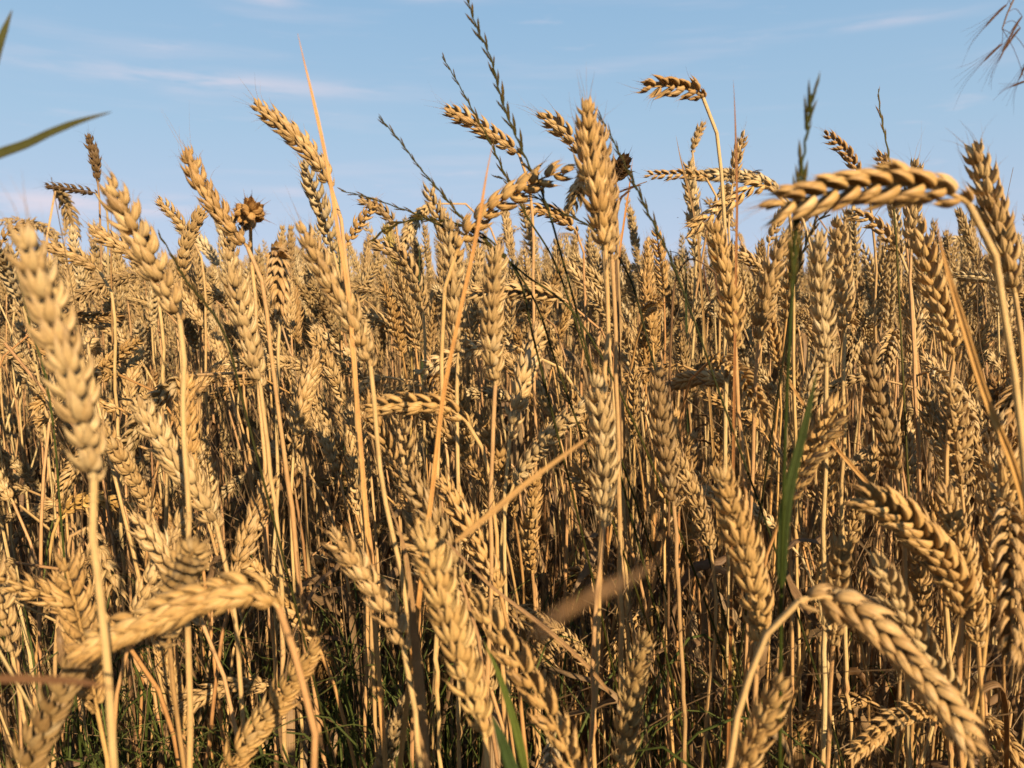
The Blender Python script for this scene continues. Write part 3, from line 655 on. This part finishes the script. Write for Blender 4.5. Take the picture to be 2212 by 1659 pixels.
for c in shade_feet:
    c['M'] = plant_matrix(c); c['px'] = (9999, 0); rest.append(c)
protos = {}
used_labels = {h[0] for h in HEROES}
TINTS = [('pale', (1.05, 1.0, .95)), ('golden', (1.03, .90, .72)), ('straw-coloured', (1, .93, .84)), ('brownish', (.84, .72, .58)), ('greyish', (.78, .75, .72)), ('bleached', (1.12, 1.10, 1.10)), ('greenish', (.92, .98, .68)), ('dark brown', (.58, .47, .38))]
def side(dx, dy):
    if abs(dx) > abs(dy) * 1.2: return 'just right of' if dx > 0 else 'just left of'
    return 'below' if dy > 0 else 'above'
for c in singles:
    r = random.Random(int(c['x'] * 1e5) ^ int(c['y'] * 1e5))
    vr = VAR[c['v']]
    tn, tc_ = r.choices(TINTS, [6, 8, 8, 5, 4, 3, 1, 1])[0]
    ld = 'left' if math.cos(c['az']) < 0 else 'right'
    pose = vr['pose'] if vr['pose'] == 'upright' else f"{vr['pose']} {ld}"
    size = 'short' if c['sc'] < .85 else ('tall' if c['px'][1] < 640 else '')
    near = sorted(hero_info, key=lambda h: math.dist(h[1], c['px']))
    label = None
    for hq in near[:8]:
        sd = side(c['px'][0] - hq[1][0], c['px'][1] - hq[1][1])
        t = ' '.join(f"{size} {tn} wheat ear {pose} {sd} {hq[0]}".split())
        if t not in used_labels and len(t.split()) <= 16: label = t; break
    if label is None: label = f"{tn} wheat ear {pose} between {near[0][0]} and {near[1][0]}"
    used_labels.add(label)
    if c['v'] not in protos:
        st, er, lf = variant_geo(vr, 1)
        root = empty('wheat_plant', (0, 0, 0), label, 'wheat plant', GROUP)
        parts = [obj('stem', st, [M_STEM], root), obj('ear', er, [M_HUSK], root), obj('leaf', lf, [M_LEAF], root)]
        protos[c['v']] = (root, parts)
    else:
        pr, pp = protos[c['v']]
        root = pr.copy(); col.objects.link(root); root['label'] = label
        parts = []
        for q in pp:
            if q.name.startswith('leaf') and r.random() < .2: continue
            d = q.copy(); d.parent = root; col.objects.link(d); parts.append(d)
    root.matrix_world = Matrix(c['M'])
    for q in parts: q.color = (*[v_ * (1 if q.name.startswith('ear') else .97) for v_ in tc_], 1)

# the rest of the field as one mass
G = Geo()
cache = {}
for c in rest:
    lod = 1 if c['d'] < 1.75 else (2 if c['d'] < 5.2 else 3)
    if c['d'] < 1.75 and not (-150 < c['px'][0] < 2362): lod = 2
    key = (c['v'], lod)
    if key not in cache: cache[key] = variant_geo(VAR[c['v']], lod)
    R_, t_ = c['M'][:3, :3], c['M'][:3, 3]
    dt = rng.normal(0, .30)
    big = 1.0 if c['d'] < 20 else (1.6 if c['d'] < 60 else 3.2)
    for gi, (geo, mi) in enumerate(zip(cache[key], (0, 1, 2))):
        if geo is None or (gi == 2 and rng.random() < .4): continue
        v, f, a = geo
        a = a.copy(); a[:, 0] = np.clip(a[:, 0] + dt, 0, 1)
        vv = v @ R_.T + t_
        if big > 1:
            cx = vv.mean(0); vv[:, :2] = cx[:2] + (vv[:, :2] - cx[:2]) * big
        G.add(vv, f, a, mi)
v, f, a, mi = G.arrays()
wf = obj('wheat_field', (v, f, a), [M_STEM, M_HUSK, M_LEAF], None, None, mi)
wf['kind'] = 'stuff'; wf['label'] = 'ripe golden wheat stretching away to the horizon behind the nearest plants'; wf['category'] = 'wheat field'

# ---------------------------------------------------------------- ryegrass spikes
def rye_plant(label, pts, Y, n_sp, size, tint, spread=1.0, seg=0, frac=.55, taper=True):
    """wiry grass: a thin stem whose upper part carries flat spikelets alternately on both sides; pts from tip downwards"""
    r = np.random.default_rng(int(pts[0][0] * 7 + pts[0][1]))
    P3 = [at(q[0], q[1], Y + (q[2] if len(q) > 2 else 0)) for q in pts]
    P3 = [q for q in P3 if q[2] > .1]
    tail = ground_tail(P3[-1], P3[-1] - P3[-2])
    C = spline([tail[1], tail[0]] + P3[::-1])
    base = np.array([tail[1][0], tail[1][1], 0.])
    root = empty('ryegrass', base, label, 'grass', 'ryegrass growing among the wheat')
    s = arclen(C); Lt = s[-1]; Ls = frac * sum(np.linalg.norm(P3[i + 1] - P3[i]) for i in range(len(P3) - 1))
    T, N, B = frames(C, np.array([1., .1, .0]))
    rad = np.interp(s, [0, Lt - Ls, Lt], [.0012, .00085, .0004]) * (.75 + .25 * size)
    zig = .0003 * size * np.sin((s - (Lt - Ls)) / Ls * n_sp * math.pi) * (s > Lt - Ls)
    st = obj('stem', tube(C + zig[:, None] * N, rad, 6, .35), [M_GREEN], root, base); st.color = (*tint, 1)
    for i in range(n_sp):
        if r.random() < .07: continue
        u = (i + .5 + .28 * r.uniform(-1, 1)) / n_sp
        sc = .74 * size * (.75 + .25 * math.sin(math.pi * min(u + .2, 1)))
        ss = Lt - Ls + Ls * u * .985
        o = np.array([np.interp(ss, s, C[:, j]) for j in range(3)]); t = np.array([np.interp(ss, s, T[:, j]) for j in range(3)]); n = np.array([np.interp(ss, s, N[:, j]) for j in range(3)])
        b = np.cross(t, n); sd = 1 if i % 2 else -1
        g = Geo()
        nf = (4 if spread < 1.3 else 6) - int(r.integers(0, 2)); sc *= 1 + .18 * r.standard_normal(); opn = math.exp(.35 * r.standard_normal())
        for j in range(nf):
            w = j / (nf - 1)
            sg = 1 if j % 2 else -1
            l = t + sd * n * (.06 + .12 * spread * w) * opn + .05 * sg * spread * n + .05 * r.standard_normal() * b
            v, a = floret(o + t * .0075 * w * sc + sd * n * (.0004 + .0016 * w * spread) * sc, l, b * (1 if sg > 0 else -1) + .4 * sd * n, .0082 * sc * (1 if j else 1.15), .0009 * sc, .0006 * sc, .0008, 0, 1, np.clip(.25 + .5 * w + .2 * r.standard_normal(), 0, 1))
            g.add(v, FL_FACES[1], a)
        sp = obj('spikelet', g.arrays()[:3], [M_RYE], root, base); sp.color = (*tint, 1)
    return root

G1, G2, G3 = (.74, .62, .30), (.58, .50, .24), (.90, .70, .38)
rye_plant('tallest ryegrass spike with tufted spikelets, leaving the top edge of the picture', [(1006,-12),(1028,55),(1060,125),(1085,220),(1128,325),(1176,430),(1215,560),(1262,735)], .58, 26, 1.15, (.66,.6,.42), 1.3, frac=.62)
rye_plant('thin ryegrass spike left of the tallest one, crossing the slim leaning ear', [(955,122),(985,172),(1022,240),(1060,310),(1095,385),(1140,470),(1195,560),(1270,780)], .66, 22, .92, G1, .9, frac=.55)
rye_plant('long slanting ryegrass spike crossing bare sky left of the stout curved ear', [(818,252),(860,300),(905,360),(960,425),(1010,485),(1060,530),(1130,590),(1250,690)], .60, 24, .92, G1, .8, frac=.68)
rye_plant('low ryegrass spike lying nearly level beside the golden ear leaning right', [(737,412),(790,425),(850,445),(905,465),(960,492),(1015,512),(1080,545),(1150,640),(1200,780)], .62, 22, .9, G3, .9, frac=.66)
rye_plant('short dark ryegrass spike curving up to a level row of spikelets', [(803,522),(822,502),(850,488),(885,476),(930,474),(985,482),(1060,520),(1120,600),(1150,720)], .60, 14, 1.0, G2, 1.3, frac=.52)
rye_plant('ryegrass spike slanting down right from the biggest straight ear', [(1278,228),(1302,262),(1340,335),(1372,400),(1405,470),(1440,540),(1480,640),(1530,780)], .56, 21, .95, (.58,.54,.40), .9, frac=.66)
rye_plant('thick green upright ryegrass spike in front of the huge arching ear', [(1755,203),(1745,270),(1733,360),(1722,460),(1716,560),(1706,720),(1696,950),(1688,1250),(1684,1700)], .36, 20, 1.4, (.72,.80,.42), .55, frac=.27)
rye_plant('thin brown ryegrass spike standing alone above the huge arching ear', [(1898,192),(1900,230),(1908,275),(1920,338),(1928,420),(1936,520),(1942,640)], .70, 10, .9, (1.5,1.15,1.0), .7, frac=.38)
rye_plant('dark ryegrass spike hanging beside the left straws below the slender ear', [(342,503),(365,540),(398,600),(430,640),(462,680),(490,735),(520,850)], .55, 12, .85, (.7,.6,.5), .7, frac=.55)
rye_plant('blackened ryegrass spike rising right behind the huge arching ear', [(1808,440),(1785,460),(1760,485),(1740,530),(1718,600),(1700,720)], .60, 10, 1.2, (.30,.24,.22), 1.4, frac=.65)
rye_plant('dark ryegrass spike crossing low behind the biggest straight ear', [(1075,380),(1110,400),(1165,430),(1215,460),(1262,482),(1310,520),(1360,600),(1400,740)], .60, 15, 1.0, (.55,.48,.4), 1.2, frac=.60)
rye_plant('green ryegrass spike at the left edge beside the tall blurred ear', [(36,588),(50,640),(70,720),(95,800),(115,920),(130,1100)], .60, 12, .8, (1.1,1.2,.9), .8, frac=.55)

# ---------------------------------------------------------------- bare pointed straws and blades
def blade(name, cat, label, pts, Y, width, mat, tint, fold=.3, twist=0., root_it=True, tone=.6, face=0.9, group=None):
    P3 = [at(q[0], q[1], Y + (q[2] if len(q) > 2 else 0)) for q in pts]
    if root_it:
        tail = ground_tail(P3[-1], P3[-1] - P3[-2]); P3 = P3 + tail
    C = spline(P3[::-1], 10)
    base = np.array([C[0][0], C[0][1], 0.])
    view = C[len(C) // 2] - CAM; t = C[1] - C[0]
    nx = np.cross(t, view); nx /= np.linalg.norm(nx); vw = view / np.linalg.norm(view)
    o = obj(name, ribbon(C, width, face * nx + (1 - face) * vw, tone, fold, 5, twist, .00022, .5 if fold >= .7 else .18), [mat], None, base)
    o.location = base; o.color = (*tint, 1); o['label'] = label; o['category'] = cat
    if group: o['group'] = group
    return o
SG = 'bare pointed straws'
ST = (1.0, .82, .66)
blade('dry_blade', 'straw', 'long pointed straw rising beside the big ear high in the sky', [(643,72),(656,130),(675,210),(705,350),(730,500),(752,640),(765,800)], .50, .0022, M_STEM, ST, .7, .4, group=SG)
blade('dry_blade', 'straw', 'pointed straw slanting up behind the stout curved ear', [(1065,308),(1052,370),(1030,500),(992,680),(958,850),(940,1000)], .47, .0022, M_STEM, (.95,.74,.52), .7, .3, group=SG)
blade('dry_blade', 'straw', 'thin dark straw standing upright right of the bent sky ear', [(1584,172),(1587,230),(1590,330),(1592,430),(1590,560),(1588,700)], .56, .0016, M_STEM, (.55,.36,.26), .7, .2, group=SG)
blade('dry_blade', 'straw', 'short grey pointed straw under the bent ear in the sky', [(1460,292),(1472,350),(1490,420),(1506,500),(1515,620)], .9, .0022, M_STEM, (.6,.52,.42), .7, group=SG)
blade('dry_blade', 'straw', 'pointed straw leaning right behind the stubby blackish ear', [(1367,340),(1360,400),(1348,480),(1335,580),(1330,700)], .85, .0022, M_STEM, (.92,.68,.5), .7, group=SG)
blade('dry_blade', 'straw', 'thin dark straw standing by the grey-brown upright ear', [(241,448),(240,500),(240,560),(242,680)], 1.0, .0016, M_STEM, (.5,.42,.36), .7, group=SG)
blade('dry_blade', 'straw', 'stiff pale straw running down beside the right edge under the arching ear', [(2020,470),(2040,560),(2080,700),(2130,860),(2190,1010),(2225,1150)], .36, .0032, M_STEM, (.98,.78,.52), .7, .3, group=SG)
blade('dry_blade', 'straw', 'broken straw slanting up to the pale upright middle ear', [(1272,945),(1210,990),(1130,1050),(1060,1110),(985,1170)], .34, .0015, M_STEM, (.82,.68,.54), .7, root_it=False, group=SG)
blade('dry_blade', 'straw', 'brown straw crossing diagonally below the fan-husked ear', [(960,1165),(1060,1265),(1170,1350),(1260,1430),(1320,1500)], .46, .0014, M_STEM, (.50,.40,.35), .7, root_it=False, group=SG)
blade('dry_blade', 'straw', 'broad dry leaf sheath standing beside the whitish leaning ear', [(840,1085),(872,1180),(890,1320),(905,1480),(915,1700)], .44, .0075, M_LEAF, (1.25,1.1,.9), .35, .2, group=SG)
blade('dry_blade', 'straw', 'blurred dry blade very close to the eye above the bottom middle', [(1160,1372,-.02),(1225,1318),(1300,1278),(1380,1240,.03),(1425,1205,.05)][::-1], .095, .0006, M_LEAF, (1.0,.85,.72), .3, root_it=False, group=SG)
blade('dry_blade', 'straw', 'horizontal dry blade entering from the lower left edge', [(255,1490),(180,1474),(90,1468),(-60,1466)], .20, .0012, M_LEAF, (.62,.46,.38), .4, root_it=False, group=SG)
blade('dry_blade', 'straw', 'straw slanting down right from the even ear by the green spike', [(1690,800),(1740,880),(1800,960),(1880,1050),(1960,1130)], .52, .0016, M_STEM, (.80,.66,.48), .7, root_it=False, group=SG)
blade('green_blade', 'grass blade', 'broad green blade entering from the left edge below the clouds', [(240,242),(175,262),(110,288),(60,312),(0,334),(-110,385)], .30, .0019, M_GREEN, (1.0,.85,.85), .45, face=.6, root_it=False)
blade('green_blade', 'grass blade', 'short blade tip poking in from the upper left edge', [(26,22),(12,62),(-4,110),(-30,200)], .32, .0018, M_GREEN, (1.3,1.1,1.2), .4, face=.7, root_it=False)
blade('green_blade', 'grass blade', 'dark green leaf standing on the thick ryegrass stem', [(1765,800),(1748,880),(1718,1000),(1698,1090),(1692,1150),(1688,1260)], .36, .0028, M_GREEN, (.7,.8,.62), .35, face=.97, root_it=False)
blade('green_blade', 'grass blade', 'bright green leaf slanting down from the massive bottom ear', [(1045,1385),(1075,1450),(1105,1540),(1130,1640),(1140,1720)], .36, .0022, M_GREEN, (1.5,1.6,1.0), .3, root_it=False)
blade('green_blade', 'grass blade', 'dark green leaf at the bottom edge under the massive ear', [(1062,1545),(1085,1600),(1112,1680),(1130,1760)], .34, .0036, M_GREEN, (.7,.9,.85), .3, root_it=False)

# ---------------------------------------------------------------- drooping brome panicle at the upper right
def tiny_tube(p, r0, r1, segs=4, tone=.4, per=6):
    C = spline(p, per); return tube(C, np.linspace(r0, r1, len(C)), segs, tone)
def brome(label, Y, main, spk):
    P3 = [at(x, y, Y) for x, y in main]
    C = spline(P3, 8)
    base = np.array([C[-1][0], C[-1][1], 0.])
    root = empty('brome_grass', base, label, 'grass')
    st = obj('stem', tube(C, np.linspace(.0004, .0012, len(C)), 5, .5), [M_LEAF], root, base); st.color = (.8, .7, .62, 1)
    r = np.random.default_rng(5)
    for (x0, y0, x1, y1, aw) in spk:
        a0, a1 = at(x0, y0, Y), at(x1, y1, Y)
        l = a1 - a0; Ln = np.linalg.norm(l); l = l / Ln
        g = Geo()
        j = int(np.argmin(np.linalg.norm(C - a0, axis=1)))
        if np.linalg.norm(C[j] - a0) > .002: g.add(*tiny_tube([C[j], (C[j] + a0) / 2 + [0, 0, .003], a0], .00022, .00018))
        side_ = np.cross(l, [0, 1, 0]); side_ /= np.linalg.norm(side_)
        for q in range(5):
            ll = l + side_ * .13 * (q - 2) / 2 + np.array([0, .05 * r.standard_normal(), 0])
            v, a = floret(a0 + l * Ln * .18 * q, ll, np.array([0, -1., .1]), Ln * .55, .0007, .0005, .0005, 0, 1, .2 + .12 * q); g.add(v, FL_FACES[1], a)
            e0 = a0 + l * Ln * .18 * q + ll / np.linalg.norm(ll) * Ln * .5
            g.add(*tiny_tube([e0, e0 + (l + side_ * .10 * (q - 2)) * aw * .55, e0 + (l + side_ * .16 * (q - 2) + np.array([0, 0, -.05])) * aw * (.8 + .3 * r.random())], .00014, .00004, 3, .3))
        s_ = obj('spikelet', g.arrays()[:3], [M_LEAF], root, base); s_.color = (.42, .29, .25, 1)
    return root
brome('hanging brome panicle with long hair-thin awns at the upper right corner', .50,
      [(2165,62),(2180,20),(2215,-40),(2300,-90),(2400,60),(2440,500),(2450,1300),(2450,2600)],
      [(2175,10,2132,50,.022),(2208,35,2162,112,.020),(2204,60,2172,100,.026),(2165,95,2130,125,.030),(2215,176,2190,184,.012),(2224,120,2205,160,.02)])

brome('brown brome panicle leaning left beside the stubby blackish ear', .68,
      [(1398,392),(1372,402),(1345,424),(1332,470),(1330,560),(1338,760),(1340,1100),(1340,2600)],
      [(1385,400,1325,418,.006),(1362,412,1318,446,.006),(1338,440,1312,470,.006)])
brome('thin brown brome panicle drooping over the ears right of the biggest straight ear', .60,
      [(1600,690),(1580,640),(1540,585),(1490,560),(1462,600),(1450,720),(1446,1000),(1440,2600)],
      [(1590,670,1612,740,.008),(1566,622,1590,690,.010),(1545,592,1552,650,.010),(1520,572,1528,640,.008)])
for lb, pp in (('short dark leaf sticking up left of the short dark ryegrass spike', [(878,492),(890,506),(903,522),(906,600)]), ('dark curled leaf behind the straw of the big sky ear', [(700,516),(708,503),(722,508),(732,545),(734,620)]), ('dark bent leaf left of the broad upright ear', [(1425,560),(1440,545),(1465,548),(1480,580),(1482,660)])):
    blade('green_blade', 'grass blade', lb, pp, 1.35, .0045, M_GREEN, (.7, .8, .9), .3)

# ---------------------------------------------------------------- the fly on the drooping ear
def fly(label, px, py, Y, length, heading=-1):
    """body lofted as one skin (head, waist, thorax, waist, abdomen) with six legs; wings and eyes are its parts"""
    c = at(px, py, Y)
    k_ = length / 10.0
    s = np.array([0, .25, .9, 1.5, 1.75, 2.0, 2.8, 3.8, 4.5, 4.75, 5.1, 6.0, 7.0, 7.8, 8.2])
    hgt = np.array([.1, .75, 1.0, .8, .35, .45, 1.15, 1.3, .95, .7, .85, 1.05, .9, .5, .06])
    wdt = hgt * np.array([1, 1.25, 1.25, 1.2, 1, 1, .95, .95, .95, 1, 1, 1, 1, 1, 1])
    ctr = np.array([-.25, -.2, -.1, 0, .05, .1, .25, .3, .2, .1, 0, -.1, -.35, -.6, -.7])
    th = np.arange(10) / 10 * 2 * math.pi
    V = np.stack([np.broadcast_to((s - 4)[:, None], (len(s), 10)), wdt[:, None] * np.cos(th), ctr[:, None] + hgt[:, None] * np.sin(th)], -1).reshape(-1, 3)
    g = Geo(); z3 = lambda n: np.zeros((n, 3))
    g.add(V, grid_faces(len(s), 10), z3(len(V)))
    for x0, dx, kz in ((-1.6, -1.3, .2), (-.7, -.2, .1), (.3, 1.9, .5)):
        for sd in (-1, 1):
            p = [np.array([x0, sd * .6, -.7]), np.array([x0 + dx * .45, sd * 1.6, -.5 + kz]), np.array([x0 + dx * .8, sd * 2.0, -1.9]), np.array([x0 + dx * 1.35, sd * 2.2, -2.75])]
            v, f, a = tube(spline(p, 5), np.linspace(.16, .06, 16), 5); g.add(v, f, a)
    for sd in (-1, 1):
        v, f, a = tube(np.array([[-3.85, sd * .2, .0], [-4.2, sd * .28, -.15], [-4.5, sd * .3, -.45]]), np.array([.12, .08, .03]), 4); g.add(v, f, a)
    sgn = -heading
    Mx = np.diag([sgn * k_, k_, k_])
    rot = np.array(Matrix.Rotation(.35, 3, 'Z'))
    tf = lambda v: (v @ Mx.T) @ rot.T
    v, f, a = g.arrays()[:3]
    body = obj('fly', (tf(v), f, a), [M_FLY]); body.location = c
    body['label'] = label; body['category'] = 'fly'
    for sd in (-1, 1):
        C = spline([np.array([-.6, sd * .6, 1.2]), np.array([2.0, sd * 1.5, 1.75 + .25 * sd]), np.array([5.2, sd * 2.0, 2.2 + .55 * sd])], 8)
        v, f, a = ribbon(C, 1.15, np.array([.1, 1., .15 * sd]), .5, .05, 5, 0, .03)
        v2 = v.copy()
        w = obj('wing', (tf(v2), f, a), [M_WING], body)
        uu = np.linspace(0, math.pi, 7); r_ = np.sin(uu) * .55
        E = np.stack([(-3.35 - .45 * np.cos(uu))[:, None] + 0 * th[None], sd * .72 + (r_[:, None] * .8) * np.cos(th), -.1 + r_[:, None] * 1.25 * np.sin(th)], -1).reshape(-1, 3)
        obj('eye', (tf(E), grid_faces(7, 10), z3(len(E))), [M_EYE], body)
    return body
fly('black fly perched on the drooping ear, wings raised behind', 1634, 372, .695, .0105)
fly('tiny dark midge hovering in the sky below the thin horizontal ear', 1464, 470, .80, .0022)

# ---------------------------------------------------------------- undergrowth nobody could count
G = Geo()
for i in range(680):
    x, y = rng.uniform(-.62, .28), rng.uniform(.62, 1.15)
    if rng.random() < .30: x = rng.uniform(-.9, .9)
    if i > 300: y = rng.uniform(.50, .80); x = rng.uniform(-.62, .02) * y * 1.2
    a_ = rng.uniform(0, 6.28); ln = rng.uniform(.25, .52) + (.12 if i > 300 else 0); k_ = rng.uniform(.2, .9)
    d = np.array([math.cos(a_), math.sin(a_), 0]) * ln * k_ * .6
    p = np.array([x, y, 0])
    C = spline([p, p + d * .3 + [0, 0, ln * .5], p + d * .75 + [0, 0, ln * .85], p + d * 1.25 + [0, 0, ln * (.95 - .35 * k_)]], 5)
    G.add(*ribbon(C, rng.uniform(.0009, .0019), np.cross(d, [0, 0, 1.]) + 1e-4, rng.random(), .4, 3, rng.normal(0, 1)))
v, f, a = G.arrays()[:3]
gr = obj('grass', (v, f, a), [M_GREEN]); gr['kind'] = 'stuff'; gr['label'] = 'thin green grass growing between the stalks'; gr.color = (1.2, 1.3, 1.0, 1)
G = Geo()
for i in range(700):
    y = rng.uniform(.62, 1.9); x = rng.uniform(-.75, .75) * y
    a_ = rng.uniform(0, 6.28); ln = rng.uniform(.15, .6); tl = rng.uniform(.1, 1.2)
    d = np.array([math.cos(a_) * math.sin(tl), math.sin(a_) * math.sin(tl), math.cos(tl)]) * ln
    p = np.array([x, y, rng.uniform(0, .25)])
    C = spline([p, p + d * .5 + rng.normal(0, .012, 3), p + d], 5)
    if i < 420:
        p[2] = rng.uniform(.15, .5); p[1] = rng.uniform(.6, 1.0); C = spline([p, p + d * .5 + rng.normal(0, .03, 3), p + d * .9 + rng.normal(0, .02, 3)], 6)
    if i < 420 or rng.random() < .6: G.add(*tube(C, np.linspace(.0007, .0003, len(C)), 3, rng.random()))
    else: G.add(*ribbon(C, rng.uniform(.002, .0065), np.cross(d, [.3, .2, 1.]), rng.random(), .4, 3, rng.normal(0, 2)))
for i in range(110):             # curled, torn leaves caught between the stalks
    y = rng.uniform(.6, 1.5); x = rng.uniform(-.72, .72) * y; z0 = rng.uniform(.28, .66)
    a_ = rng.uniform(0, 6.28); ln = rng.uniform(.07, .20); cu = rng.uniform(1.5, 5); u = np.linspace(0, 1, 16)
    C = np.stack([x + math.cos(a_) * ln * .4 * np.sin(u * cu), y + math.sin(a_) * ln * .4 * np.sin(u * cu), z0 + ln * (.25 * np.sin(u * 3) - u * .8)], -1) + rng.normal(0, .0012, (16, 3))
    G.add(*ribbon(C, rng.uniform(.0025, .0065), np.array([math.sin(a_), -math.cos(a_), .2]), rng.random(), rng.uniform(.2, .9), 5, rng.normal(0, 4)))
v, f, a = G.arrays()[:3]
dg = obj('dry_undergrowth', (v, f, a), [M_LEAF]); dg['kind'] = 'stuff'; dg['label'] = 'tangle of dry leaves and thin stems low between the stalks'
